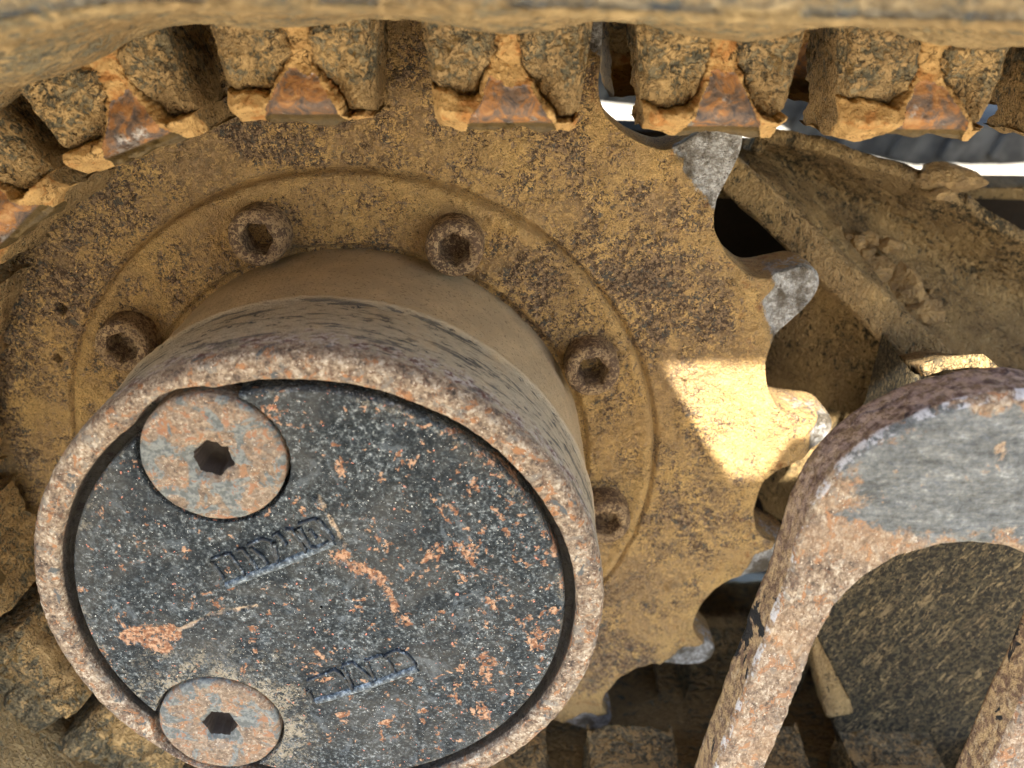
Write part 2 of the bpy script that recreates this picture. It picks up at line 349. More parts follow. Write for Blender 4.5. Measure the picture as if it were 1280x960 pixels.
def m_bracket():
    n = N('bracket_rust'); x = n.sep(); P = n.attr('front')
    v = n.vm('MULTIPLY', n.v, (1.2, 1., .8))
    rust = rustmix(n, v, 1.)
    rust = n.mix(n.ss(n.noise(5, 4, .6, .3), .48, .62), rust, n.mix(.25, rust, c(186, 152, 116)))
    col = n.mix(n.ss(n.noise(13, 5, .65, .6), .66, .7), rust, c(66, 70, 74))
    side = n.mix(n.ss(n.noise(30, 6, .72, .5), .38, .62), c(116, 94, 80), c(188, 162, 124))
    side = n.mix(n.mul(n.ss(n.noise(24, 5, .75), .57, .65), .7), side, c(196, 178, 150)); side = n.mix(n.ss(n.noise(8, 5, .65, .6), .60, .63), side, c(40, 42, 46))
    up_ = n.ss(x[2], 1.25, 1.75); side = n.mix(n.mul(up_, .6), side, n.mix(n.ss(n.noise(34, 3, .75), .40, .60), c(72, 54, 52), c(176, 156, 150)))
    col = n.mix(n.mul(n.ss(n.noise(3, 3, .6), .4, .6), .12), col, c(168, 146, 128))
    col = n.mix(P, side, col)
    # worn-bare grey steel on the crown, scraped along its length
    ctr = n.vm('LENGTH', n.vm('MULTIPLY', n.vm('SUBTRACT', n.v, (1.66-ORGB[0], -.9+ORGB[2], .50-ORGB[1])), (.85, 0., 1.8)))
    gd = n.add(ctr, n.mul(n.ma('SUBTRACT', n.noise(9, 6, .68, .4), .5), .34))
    gm = n.mul(n.ss(n.add(gd, n.mul(n.ma('SUBTRACT', n.noise(50, 2, .8), .5), .10)), .315, .355, 1., 0.), P); fringe = n.mul(n.mul(n.ss(gd, .34, .42, 1., 0.), P), n.ss(n.noise(40, 3, .75), .44, .58))
    sc = n.add(n.mul(n.noise(9, 6, .75, .3, n.vm('MULTIPLY', n.v, (.8, 1., 3.5))), .6), n.mul(n.noise(60, 4, .75), .4))
    grey = n.ramp(sc, [(.38, c(76, 79, 80)), (.5, c(106, 109, 110)), (.58, c(126, 129, 129)), (.68, c(170, 172, 170))])
    grey = n.mix(n.ss(n.add(n.mul(n.noise(12, 5, .6), .8), n.mul(n.noise(60, 2, .7), .2)), .60, .66), grey, rust)
    col = n.mix(n.mul(fringe, .6), col, c(164, 132, 104)); col = n.mix(gm, col, grey)
    ed = n.mul(n.ss(n.attr('edge'), .35, .9), n.ss(n.noise(17, 5, .75), .50, .60)); col = n.mix(n.mul(ed, .85), col, c(206, 206, 210))
    h = n.add(n.noise(45, 3, .75), n.mul(n.noise(10, 3), .7))
    return n.done(col, n.mix(gm, (.85,)*3+(1,), (.55,)*3+(1,)), 0., h, .6, .02)
def m_clod():
    n = N('dry_clod'); col = n.mix(n.ss(n.noise(18, 6, .65), .4, .62), c(184, 154, 108), c(150, 126, 92)); return n.done(col, .95, 0., n.add(n.noise(30, 7, .7), n.noise(90, 4)), .8, .02)
def m_ground():
    n = N('sandy_ground'); col = n.mix(n.noise(1.5, 8, .65), c(186, 176, 158), c(204, 194, 176)); return n.done(col, .95, 0., n.noise(8, 8, .7), .6, .1)
def m_far():
    n = N('grey_rubber'); col = n.mix(n.ss(n.noise(3, 6, .6), .4, .65), c(58, 56, 52), c(96, 92, 84)); return n.done(col, .8, 0., n.noise(10, 5), .4, .03)

# ------------------------------------------------------------------ the ground
GR = 400
obj('ground', [(-GR, GY, -GR*3), (GR, GY, -GR*3), (GR, GY, GR), (-GR, GY, GR)], [[3, 2, 1, 0]], m_ground(), org=(0, GY, 0), smooth=False, kind='structure')

# ------------------------------------------------------------------ drive sprocket
AX = (0, 0, 0)
spr = empty('drive_sprocket', AX, 'mud-caked toothed drive sprocket disc behind the round hub', 'sprocket')
NT, PH = 18, math.radians(52.52)
TOOTH = [(-20, 1.394), (-18, 1.395), (-16.4, 1.401), (-14.9, 1.425), (-13.6, 1.468), (-12.7, 1.517), (-11.85, 1.567), (-11.2, 1.600), (-10.5, 1.621), (-9.35, 1.634), (-8.1, 1.629), (-7.3, 1.613), (-6.8, 1.590), (-6.4, 1.540), (-5.8, 1.477), (-5.1, 1.445), (-4.2, 1.424), (-2.5, 1.407), (-1, 1.397), (0, 1.394)]
def rim_profile():
    """one tooth pitch, sampled evenly along its outline: angle from the valley (degrees) and radius"""
    t = np.array(TOOTH); x = np.radians(t[:, 0])*1.5; d = np.r_[0, np.cumsum(np.hypot(np.diff(x), np.diff(t[:, 1])))]
    u = np.linspace(0, d[-1], 421); a = np.interp(u, d, t[:, 0]); r = np.interp(u, d, t[:, 1])
    k = np.ones(19)/19; a3 = np.r_[a[:-1]-20, a[:-1], a+20]; r3 = np.r_[r[:-1], r[:-1], r]
    a3 = np.convolve(a3, k, 'same'); r3 = np.convolve(r3, k, 'same'); return a3[420:840:4], r3[420:840:4]
def build_sprocket():
    pa, pr_ = rim_profile(); th = np.concatenate([PH+np.radians(pa+20*k) for k in range(NT)]); ro = np.tile(pr_, NT); nt_ = len(th)
    ph = np.tile(np.where(pa < -10, pa+20, pa), NT); ph = np.where(np.abs(ph+9.5) < 30, ph, ph)
    pc = np.tile(np.abs(pa+9.3), NT)                     # degrees from the tooth's crest
    ro = ro + .004*fbm(np.c_[np.cos(th), np.sin(th), 0*th], 9, 4)
    rin = np.concatenate([np.linspace(.74, 1.33, 92), ]); k = np.linspace(0, 1, 42)[1:]
    R = np.concatenate([np.repeat(rin[None], nt_, 0), 1.33+(ro-1.33)[:, None]*k[None]], 1)
    T = np.repeat(th[:, None], R.shape[1], 1)
    X, Y = R*np.cos(T), R*np.sin(T); P = np.stack([X, Y, 0*X], -1)
    z = .010*fbm(P, 4, 3)+.006*fbm(P, 17, 4, .6, 2)+.0035*fbm(P, 60, 2, .6, 5)
    mudm = sstep(fbm(P, 9, 4, .6, 9), .02, .12); z += .006*mudm
    z += .016*(1-sstep(R, .992, 1.004)); z -= .030*np.exp(-((R-1.008)/.007)**2); z += .010*np.exp(-((R-.975)/.02)**2)
    z -= .03*(1-sstep(R, .765, .785))
    # teeth worn away at the tips: the front edge slopes back in a hollow facet
    tip = np.repeat(pc[:, None], R.shape[1], 1); rr = (R-1.403)/.22
    gap = np.repeat(ro[:, None], R.shape[1], 1)-R        # how far in from the outline
    TW = np.random.RandomState(2).uniform(-.5, .0, NT); TW[[0, 17, 16, 15, 14, 13]] = (.30, .08, -.60, -.2, -.15, -.2)
    sgp = np.repeat(np.tile(pa+9.3, NT)[:, None], R.shape[1], 1)   # >0 on the upper flank
    TWg = np.repeat(np.repeat(TW, len(pa))[:, None], R.shape[1], 1)
    dW = np.maximum((R-1.435+.17*TWg)/.08, (.33-gap/.10)*sstep(-sgp, -1, 2)+TWg)-.75*sstep(sgp, .3, 2.2)*sstep(rr, 1.0, .5)+.30*fbm(P, 8, 4, .6, 4)
    wear = sstep(dW, -.20, .35)*sstep(R, 1.405, 1.46)
    z = z*(1-.8*wear) - .030*wear - .020*sstep(rr, .35, 1.0)
    # pits and stuck grit
    for px, py, rad, dep in ((-.943, .558, .017, -.09), (-.996, .382, .013, -.05)):
        z += dep*(1-sstep(np.hypot(X-px, Y-py), rad*.8, rad*1.15))
    rg = np.random.RandomState(11)
    for q in range(90):
        a, r_ = rg.uniform(0, 2*np.pi), rg.uniform(.8, 1.4); s = rg.uniform(.006, .014)
        if q == 0: a, r_, s = math.atan2(-.561, 1.115), math.hypot(.561, 1.115), .026
        d = np.hypot(X-r_*np.cos(a), Y-r_*np.sin(a)); z += np.where(d < s, s*.9*np.sqrt(np.clip(1-(d/s)**2, 0, 1)), 0)
    z[:, -1] -= .012; P[..., 2] = z
    nr = R.shape[1]
    # side wall and back
    side = []
    for zz, dr in ((-.06, .004), (-.13, .004), (-.20, .0), (-.225, -.012)):
        q = np.stack([(ro+dr)*np.cos(th), (ro+dr)*np.sin(th), np.minimum(np.full(nt_, zz), P[:, -1, 2]-.01)], -1); side.append(q[:, None])
    bk = np.stack([.74*np.cos(th), .74*np.sin(th), np.full(nt_, -.225)], -1)[:, None]
    A = np.concatenate([P]+side+[bk], 1); w = np.concatenate([wear]+[np.repeat((sstep(ro, 1.42, 1.50)*.45)[:, None], 2, 1)]+[np.zeros((nt_, 3))], 1)
    return A, gridF(nt_, A.shape[1], wrapn=True, flip=True), w
A, F, w = build_sprocket()
MS = m_sprocket(); obj('toothed_disc', A, F, MS, spr, attrs={'wear': w})
MB = m_bolt()
def bolt_mesh(seed):
    dp = (.055, .075, .060, .080, .05, .06, .05, .07, .04)[seed % 9]
    n = 48; a = np.arange(n)*2*np.pi/n; ap = np.pi/6
    hexr = lambda R: R*np.cos(ap)/np.cos((a % (np.pi/3))-ap)
    prof = [(.088, .0), (.089, .05), (.0885, .095), (.085, .108), (.078, .116), (.064, .118)]
    rings = [np.c_[r*np.cos(a), r*np.sin(a), np.full(n, z)] for r, z in prof]
    rings += [np.c_[hexr(R)*np.cos(a), hexr(R)*np.sin(a), np.full(n, z)] for R, z in ((.056, .115), (.052, .108), (.050, .095-dp), (.044, .086-dp), (.0005, .090-dp))]
    P = np.stack(rings, 1); P = P+fbm(P, 22, 4, .6, seed)[..., None]*.006*np.array([.6, .6, 1])
    return P, gridF(n, P.shape[1], wrapn=True, flip=True)
for k in range(9):
    a = math.radians(146.84-40*k); V, F = bolt_mesh(k); rz = .3+k*1.7
    V = V.reshape(-1, 3); cr, sr = math.cos(rz), math.sin(rz); V = V@np.array([[cr, -sr, 0], [sr, cr, 0], [0, 0, 1]]).T
    obj('socket_bolt', V+np.array([.86*math.cos(a), .86*math.sin(a), 0]), F, MB, spr)

# ------------------------------------------------------------------ final drive hub
hub = empty('final_drive_hub', (0, 0, .4), 'rusty round final drive hub with black end cover and two plugs', 'hub')
hub['org'] = [0, 0, 0]; hub.location = W((0, 0, 0))
PLUGS = ((-.222, .466, .180), (-.340, -.442, .176))
def build_hub():
    n = 900; th = np.linspace(0, 2*np.pi, n, endpoint=False); d = np.c_[np.cos(th), np.sin(th)]
    rin = np.full(n, .690)
    for px, py, pr in PLUGS:
        b = d@np.array([px, py]); q = b**2-(px*px+py*py)+(pr+.022)**2
        rin = np.maximum(rin, np.where(q > 0, b+np.sqrt(np.maximum(q, 0)), 0))
    rin = np.minimum(rin, .738)
    for _ in range(6): rin = (np.roll(rin, 1)+rin*2+np.roll(rin, -1))/4
    rings = []
    for z in np.linspace(-.03, .40, 30): rings.append((np.full(n, .755), z))
    rings += [(np.full(n, r), z) for r, z in ((.757, .415), (.764, .424), (.768, .435), (.766, .446), (.760, .46))]
    for z in np.linspace(.48, .74, 20): rings.append((np.full(n, .761+.003*(z-.48)/.26), z))
    rings += [(np.full(n, .7635), .758), (np.full(n, .760), .772), (np.full(n, .754), .782), (np.full(n, .745), .788)]
    o0 = np.full(n, .745)
    for k in (.15, .3, .45, .6, .75, .88): rings.append((o0+(rin+.004-o0)*k, .790))
    rings += [(rin+.004, .789), (rin, .784), (rin-.002, .765), (rin-.003, .745), (rin-.004, .715), (rin-.02, .708), (np.full(n, .64), .706), (np.full(n, .62), .60), (np.full(n, .01), .60)]
    P = np.stack([np.c_[r[:, None]*d, np.full(n, z)] for r, z in rings], 1)
    Nn = normals(P, wrapn=True); a = fbm(P, 5, 3, .5, 1)*.004+fbm(P, 30, 4, .65, 2)*.0035
    fc = sstep(P[..., 2], .72, .79); a = a+fc*fbm(P, 45, 3, .7, 6)*.003
    P = P+Nn*a[..., None]*(-1 if (Nn[0, 10]@np.r_[d[0], 0]) < 0 else 1)
    return P, gridF(n, P.shape[1], wrapn=True, flip=True)
P, F = build_hub(); obj('housing', P, F, m_hub(), hub)
def build_cover():
    n, k = 900, 210; th = np.linspace(0, 2*np.pi, n, endpoint=False); r = np.concatenate([np.linspace(.004, .652, k)])
    R, T = np.meshgrid(r, th); X, Y = R*np.cos(T), R*np.sin(T); P = np.stack([X, Y, 0*X], -1)
    z = .777+.004*fbm(P, 6, 3)+.0022*fbm(P, 40, 3, .6, 3)
    for pts, wd_, dp in (([(-.54, -.105), (-.48, -.10), (-.42, -.10)], .035, .004), ([(.07, .165), (.135, .118), (.175, .085), (.19, .03), (.204, -.05)], .020, .005), ([(.027, .352), (.056, .275), (.082, .205)], .006, .006), ([(-.40, -.085), (-.30, -.028), (-.176, .003)], .005, .005)):
        dm = np.full(X.shape, 9.)
        for (ax_, ay_), (bx_, by_) in zip(pts[:-1], pts[1:]):
            hh = np.clip(((X-ax_)*(bx_-ax_)+(Y-ay_)*(by_-ay_))/((bx_-ax_)**2+(by_-ay_)**2), 0, 1); dm = np.minimum(dm, np.hypot(X-ax_-hh*(bx_-ax_), Y-ay_-hh*(by_-ay_)))
        z -= dp*(1-sstep(dm+.02*fbm(P, 30, 3), wd_*.5, wd_))
    for px, py, pr in PLUGS: z = np.where(np.hypot(X-px, Y-py) < pr+.010, .62, z)
    P[..., 2] = z; e = [P]
    for r_, zz in ((.656, .772), (.659, .765), (.660, .70)):
        e.append(np.stack([r_*np.cos(th), r_*np.sin(th), np.minimum(zz, P[:, -1, 2]-.001)], -1)[:, None])
    A = np.concatenate(e, 1); return A, gridF(n, A.shape[1], wrapn=True, flip=True)
MC = m_cover(); P, F = build_cover(); cov = obj('end_cover', P, F, MC, hub)
MP = m_plug(); MSk = m_dark('socket_recess_shade', c(58, 50, 44))  # dark socket lining: recess shade put into the colour
for q, (px, py, pr) in enumerate(PLUGS):
    n = 160; a = np.arange(n)*2*np.pi/n; ap = np.pi/6; tw = .35+q*.8
    hexr = lambda R: R*np.cos(ap)/np.cos(((a+tw) % (np.pi/3))-ap)
    rings = [np.c_[r*np.cos(a), r*np.sin(a), np.full(n, z)] for r, z in [(pr, .63), (pr, .772), (pr-.003, .780), (pr-.010, .784)]+[(r, .785) for r in np.linspace(pr-.02, .085, 14)]+[(.068, .784)]]
    rings += [np.c_[hexr(R)*np.cos(a), hexr(R)*np.sin(a), np.full(n, z)] for R, z in ((.060, .780), (.052, .773), (.047, .757), (.045, .715), (.0005, .705))]
    for q_ in range(-5, 0): rings[q_][:, :2] *= (1+.20*fbm(np.c_[np.cos(a), np.sin(a), 0*a+q*5], 2.2, 3))[:, None]
    P = np.stack(rings, 1); P[..., 2] += (.004*fbm(P, 12, 3, .5, q+4)+.004*fbm(P, 40, 3, .65, q))*(P[..., 2] > .75); P += np.array([px, py, 0])
    kk = P.shape[1]-4; pg = obj('drain_plug', P[:, :kk+1], gridF(n, kk+1, wrapn=True, flip=True), MP, hub)
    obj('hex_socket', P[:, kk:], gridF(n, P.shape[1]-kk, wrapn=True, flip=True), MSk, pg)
# cast lettering on the cover: raised strokes above a raised rule
T1 = [[(-.273, .152), (-.249, .097)], [(-.271, .16), (-.237, .174)], [(-.237, .174), (-.222, .178), (-.208, .145), (-.192, .108)], [(-.201, .189), (-.186, .193), (-.172, .164), (-.156, .127)],
      [(-.17, .207), (-.129, .225), (-.111, .218), (-.1, .15)], [(-.165, .197), (-.136, .168), (-.127, .146)], [(-.102, .233), (-.089, .245), (-.07, .208)], [(-.101, .215), (-.099, .157)],
      [(-.067, .254), (-.05, .256), (-.031, .215), (-.021, .183)], [(-.04, .254), (-.012, .201)], [(-.031, .272), (.012, .289), (.049, .223), (.014, .197), (-.009, .201), (-.032, .261)], [(-.006, .254), (.011, .23)], [(.02, .289), (.054, .228)]]
U1 = [(-.245, .071), (-.168, .109), (-.099, .139), (-.017, .179), (.055, .216)]
T2 = [[(-.064, -.267), (.018, -.224), (.034, -.244), (.063, -.297)], [(-.068, -.302), (-.054, -.343)], [(.041, -.208), (.068, -.196), (.09, -.22), (.121, -.26)], [(.04, -.216), (.061, -.284)],
      [(.105, -.19), (.157, -.168)], [(.107, -.192), (.127, -.26)], [(.162, -.172), (.186, -.231)], [(.162, -.172), (.196, -.15), (.222, -.164), (.247, -.207)]]
U2 = [(-.048, -.345), (.019, -.322), (.069, -.301), (.119, -.28), (.188, -.247), (.251, -.219)]
def stroke(pts, w, h, z0=.772):
    P = np.array(pts, float); Q = [P[0]]
    for a, b in zip(P[:-1], P[1:]):
        k = max(2, int(np.linalg.norm(b-a)/.012)); Q += [a+(b-a)*t for t in np.linspace(0, 1, k+1)[1:]]
    Q = np.array(Q); t = np.gradient(Q, axis=0); t /= np.linalg.norm(t, axis=1)[:, None]; nn = np.c_[-t[:, 1], t[:, 0]]
    sec = [(-1., 0), (-.8, .6), (-.45, .95), (0, 1.), (.45, .95), (.8, .6), (1., 0)]
    jit = fbm(np.c_[Q, 0*Q[:, 0]], 40, 3)*.003
    A = np.stack([np.c_[Q+nn*(s*w), np.full(len(Q), z0)+.004+hh*h+jit*(hh > .5)] for s, hh in sec], 1)
    n, k = A.shape[:2]; F = gridF(n, k).tolist()+[list(range(k))[::-1], [(n-1)*k+i for i in range(k)]]
    return A, F
ml = N('lettering_paint'); MLt = ml.done(ml.mix(ml.ss(ml.noise(26, 3, .7), .5, .6), ml.ramp(ml.noise(80, 2, .7), [(.36, c(20, 25, 31)), (.58, c(52, 62, 72)), (.72, c(150, 162, 172))]), c(26, 30, 34)), .4, 0., ml.noise(90, 2, .7), .4, .008, .5)
mu = N('rule_paint'); MRu = mu.done(mu.ramp(mu.noise(70, 2, .75), [(.34, c(46, 54, 62)), (.5, c(82, 94, 104)), (.68, c(158, 168, 176))]), .5, 0., mu.noise(90, 2, .7), .5, .01, .4)
for T, U in ((T1, U1), (T2, U2)):
    V, F = stroke(U, .0115, .010); obj('raised_rule', V, F, MRu, hub)
    V, F = merge([stroke(s, .0060, .010) for s in T])
    obj('cast_lettering', V, F, MLt, hub)

# ------------------------------------------------------------------ rubber track
trk = empty('rubber_track', (0, -1.6, 0), 'muddy rubber crawler track wrapped over the sprocket with rows of lugs', 'track')
RB = 1.46; PITCH = .505; SA = math.pi*RB
def path(s, rho, z):
    """s runs from the top run (negative) round the sprocket to the bottom run"""
    s, rho, z = np.broadcast_arrays(np.asarray(s, float), rho, z)
    a = np.pi/2+np.clip(s, 0, SA)/RB
    x = rho*np.cos(a); y = rho*np.sin(a)
    x = np.where(s < 0, -s, np.where(s > SA, s-SA, x)); y = np.where(s < 0, rho, np.where(s > SA, -rho, y))
    y = np.where(s < 0, y-.018*np.clip(-s, 0, 3)**1.3, y)
    return np.stack([x, y, z], -1)
def build_belt():
    ss = np.concatenate([np.linspace(-6, 0, 520)[:-1], np.linspace(0, SA, 320), np.linspace(SA, SA+6, 260)[1:]])
    prof = [(-1.2, 1.64), (-1.2, 1.5)]+[(z, 1.475) for z in np.linspace(-1.15, .30, 20)]
    prof += [(z, 1.455+.02*abs(z-.5)) for z in np.linspace(.34, .62, 10)]+[(z, 1.464+.046*sstep(z, .6, 1.0)) for z in np.linspace(.65, 1.06, 22)]
    prof += [(1.09, 1.508), (1.115, 1.506), (1.135, 1.505), (1.15, 1.507), (1.16, 1.510), (1.168, 1.516), (1.172, 1.52), (1.17, 1.535), (1.165, 1.55), (1.17, 1.57), (1.175, 1.60), (1.17, 1.63), (1.14, 1.65), (0, 1.655)]
    pz = np.array([p[0] for p in prof]); pr = np.array([p[1] for p in prof])
    P = path(ss[:, None], pr[None], pz[None]); Sg = np.broadcast_to(ss[:, None], P.shape[:2])
    d = .020*fbm(P, 3.2, 3, .5, 3)+.010*fbm(P, 14, 4, .6, 1)+.004*fbm(P, 45, 3, .6, 2)
    mid = np.exp(-((pz-.62)/.2)**2)[None]; d = d-mid*(.006+.018*np.cos((Sg/PITCH)*2*np.pi))   # crust thick between lugs
    inn = (pr < 1.6)[None]; edge = (pz > 1.08)[None]
    d = np.where(edge, d*.22+.004*np.sin(pr[None]*420+3*fbm(P, 2, 2)), d)
    P2 = path(ss[:, None], pr[None]+np.where(inn, d, 0), pz[None]+np.where(edge, d*.8, 0))
    return P2, gridF(len(ss), len(prof), wrapm=True)
P, F = build_belt(); obj('belt', P, F, m_belt(), trk)
MR, MK, MI = m_rubber(), m_cake(), m_iron()
def lug(s0, seed, zi=.10, zf=.40, hi=True, sgn=1, bare_dim=0.):
    rg = np.random.RandomState(seed); nu, nv = (110, 80) if hi else (36, 28)
    nb = 9 if hi else 5                                # extra columns/rows that wrap back over the flanks and the sole
    def ext(n, lead):
        t = np.linspace(0, 1, n); b = np.linspace(1, 0, nb+1)[:-1]
        return (np.concatenate([0*b, t, 0*b+1]), np.concatenate([b, 0*t, b[::-1]])) if lead else (np.concatenate([t, 0*b+1]), np.concatenate([0*t, b[::-1]]))
    tu, bu = ext(nu, True); tv, bv = ext(nv, False)
    U, V = np.meshgrid(tu*2-1, tv, indexing='ij'); BU, BV = np.meshgrid(bu, bv, indexing='ij')
    L = .262+.006*rg.randn(); half = .205-.035*V+.006*rg.randn(); asym = rg.uniform(-.01, .01)
    jit = .010*fbm(np.stack([U*2, V*2, 0*U+seed], -1), 1.3, 2)
    u = U*half+asym; v = V*L+V**3*.030*fbm(np.stack([u_:=U*.2, 0*U, 0*U+seed*1.7], -1), 9, 3)
    uc = .018+rg.uniform(-.012, .012)+.03*(V-.5)*rg.uniform(-.5, 1)
    nw = rg.uniform(.016, .034)+rg.uniform(.03, .065)*np.exp(-((v-.0)/rg.uniform(.02, .04))**2)+np.where(v > .095, .52*(v-.095), 0)*rg.uniform(.9, 1.2)
    e = fbm(np.stack([u, v, 0*u+seed], -1), 15, 4, .6)*.030
    d = np.abs(u-uc)-nw+e                              # >0 on the rubber shoulders, <0 on neck and iron
    led = v-np.where(u < uc, .205-.045*np.clip(-(u-uc)/.2, 0, 1)*rg.uniform(0, 1.0), .228+.02*rg.uniform(-1, 1))+e*.9  # >0 on the mud ledge along the sole
    base = np.minimum(d, -led)
    shoulder = base > 0
    ironm = (d < -.015+.5*e) & (v > .125+rg.uniform(-.02, .035)+1.4*e)
    h = np.where(shoulder, .026*(1-np.exp(-np.maximum(base, 0)/.018))-.014*np.exp(-(base/.006)**2), 0)
    h = h-np.where(shoulder, .022*np.exp(-((np.abs(u-uc)-.085)/.035)**2)*sstep(v, .04, .13), 0)
    h = h+np.where(~shoulder, .050*sstep(v, .10, .215)-.006, 0)
    h = h+np.where((~shoulder) & (~ironm) & (np.abs(u-uc) > .05), .022*np.exp(-((v-.225)/.03)**2), 0)
    h = h+np.where(ironm, -.006, 0)
    h = h-.050*sstep(v, L-.055, L)**1.5-.035*np.maximum(sstep(np.abs(U), .88, 1.0), 0)-.03*(1-sstep(v, 0, .02))*0
    Q = np.stack([u, v, 0*u+seed*3.1], -1)
    h = h+.016*fbm(Q, 8, 3, .5, 1)+.012*fbm(Q, 26, 3, .6, 2)*np.where(ironm, .35, 1)+.004*fbm(Q, 80, 2, .6, 3)*np.where(ironm, .3, 1)
    dep = zf-zi; z = zf+h-(dep)*np.maximum(BU, BV)
    bulge = fbm(np.stack([u*3, v*3, z*3+seed], -1), 3.5, 4, .6)*.024
    u = u+np.sign(U)*np.where(BU > 0, bulge*sstep(BU, 0, .3)-.012*BU, 0); v = v+np.where(BV > 0, bulge*sstep(BV, 0, .3)+.01*BV, 0)
    if sgn < 0: z = -.22-z
    rho = 1.468-v
    if abs(s0) < 99:
        a = np.pi/2+np.clip(s0, 0, SA)/RB; er = np.array([math.cos(a), math.sin(a), 0]); et = np.array([-math.sin(a), math.cos(a), 0])
        org = path(s0, 0., 0.)
        if s0 < 0: org = np.array([-s0, path(s0, 0., 0.)[1], 0])
        X = org+er*rho[..., None]+et*u[..., None]*-1*(-1 if sgn > 0 else -1)*1
        X = org+er*rho[..., None]-et*u[..., None]; X[..., 2] = z
    n, m_ = u.shape; F = gridF(n, m_, flip=(sgn < 0))
    zone = np.where(shoulder, 0, np.where(ironm, 2, 1)); zone = np.where((BU > 0), 0, zone); zone = np.where(BV > .22, 0, zone)
    fz = zone.ravel()[F].max(1); low = np.clip(sstep(v, .10, .22), 0, 1).ravel()
    irl = np.clip(sstep(v, L-.035, L-.012)+BV, 0, 1).ravel(); Xf = X.reshape(-1, 3)
    par = None
    for k, (nm, mt) in enumerate((('guide_lug', MR), ('mud_cake', MK if bare_dim < .5 else MR), ('iron_foot', MI if bare_dim < 1 else MR))):
        f = F[fz == k]
        if not len(f): continue
        ids, inv = np.unique(f, return_inverse=True)
        o = obj(nm, Xf[ids], inv.reshape(-1, 4), mt, trk if par is None else par, attrs={'low': (irl if k == 2 else low-bare_dim)[ids]})
        if par is None: par = o
s_first = .01
for k in range(-5, 10): lug(s_first+k*PITCH, 40+k, hi=(k < 9), bare_dim=(0 if k < 4 else .8 if k < 6 else 1.1))  # lower lugs: cleaner rubber, also darkened to stand in for deep shade
for k in range(-11, -5): lug(s_first+k*PITCH, 40+k, hi=False)
nbot = int((SA+5-s_first)/PITCH)
for k in range(10, nbot+1): lug(s_first+k*PITCH, 40+k, hi=False, bare_dim=1.4)
for k in list(range(-5, 3))+list(range(8, nbot+1)): lug(s_first+k*PITCH, 140+k, hi=False, sgn=-1, bare_dim=(0 if k < 3 else 1.2))

# ------------------------------------------------------------------ track frame at the right
frm = empty('track_frame', (2.2, -1.5, -.5), 'mud-covered steel track frame with an open trough beside the sprocket teeth', 'frame')
MF = m_frame()
def resample(pts, n):
    P = np.array(pts, float); d = np.r_[0, np.cumsum(np.linalg.norm(np.diff(P, axis=0), axis=1))]; t = np.linspace(0, d[-1], n)
    return np.stack([np.interp(t, d, P[:, k]) for k in range(3)], -1)
def sheet(top, bot, n, m_, sag, seed, amp=.012):
    T, B = resample(top, n), resample(bot, n); t = np.linspace(0, 1, m_)[None, :, None]
    P = T[:, None]*(1-t)+B[:, None]*t; P[..., 2] -= sag*np.sin(np.pi*t[..., 0])
    Nn = normals(P); return P+Nn*(amp*(1.3*fbm(P, 4, 3, .5, seed)+.6*fbm(P, 18, 4, .6, seed+1)+.25*fbm(P, 60, 2)))[..., None]
def solid(name, P, mat, parent, thick, flip=False):
    n, m_ = P.shape[:2]; o = obj(name, P, gridF(n, m_, flip=flip), mat, parent)
    md = o.modifiers.new('thickness', 'SOLIDIFY'); md.thickness = thick*S; md.offset = -1; return o
top = [(1.372, .94, -.60), (1.392, 1.0, -.60), (1.44, 1.02, -.60), (1.50, 1.014, -.60), (1.722, .96, -.60), (2.0, .872, -.60), (2.216, .763, -.60), (2.44, .641, -.60), (2.9, .40, -.60)]
bot = [(1.34, .86, -.47), (1.45, .79, -.47), (1.66, .61, -.47), (1.9, .40, -.47), (2.12, .20, -.45), (2.4, .05, -.42), (2.7, -.05, -.40), (3.0, -.1, -.40)]
solid('trough_wall', sheet(top, bot, 150, 90, .30, 3, .016), MF, frm, .05, flip=False)
# slanting lower flange: a thick bar with rounded edges
def bar(name, p0, p1, hx, hz, mat, parent, seed, amp=.014, n=60, nr=36, taper=(1, 1), up=(0, 0, 1)):
    p0, p1 = np.array(p0, float), np.array(p1, float); t = np.linspace(0, 1, n); ax = (p1-p0)/np.linalg.norm(p1-p0)
    b = np.array(up, float); b = b-ax*(b@ax); b /= np.linalg.norm(b); a_ = np.cross(b, ax)
    ph = np.arange(nr)*2*np.pi/nr; cx = np.sign(np.cos(ph))*np.abs(np.cos(ph))**.35; cy = np.sign(np.sin(ph))*np.abs(np.sin(ph))**.35
    k = (taper[0]+(taper[1]-taper[0])*t)[:, None, None]
    P = (p0+(p1-p0)*t[:, None])[:, None]+k*(a_*(cx*hx)[:, None]+b*(cy*hz)[:, None])[None]
    Nn = (a_*cx[:, None]+b*cy[:, None])[None]; P = P+Nn*(amp*(fbm(P, 6, 3, .5, seed)+.6*fbm(P, 24, 4, .6, seed)))[..., None]
    F = gridF(n, nr, wrapm=True).tolist()+[list(range(nr)), [(n-1)*nr+i for i in range(nr)][::-1]]
    return obj(name, P, F, mat, parent)
bar('lower_flange', (1.18, .975, -.40), (2.45, -.10, -.30), .062, .085, MF, frm, 5, taper=(.85, 1.35))
# web under the flange
web_t = [(1.56, .60, -.52), (1.7, .47, -.50), (2.0, .20, -.46), (2.5, -.15, -.44)]
web_b = [(1.50, -.4, -.62), (1.62, -.6, -.60), (1.9, -.8, -.56), (2.5, -1.0, -.5)]
solid('lower_web', sheet(web_t, web_b, 60, 60, .05, 8), MF, frm, .05)
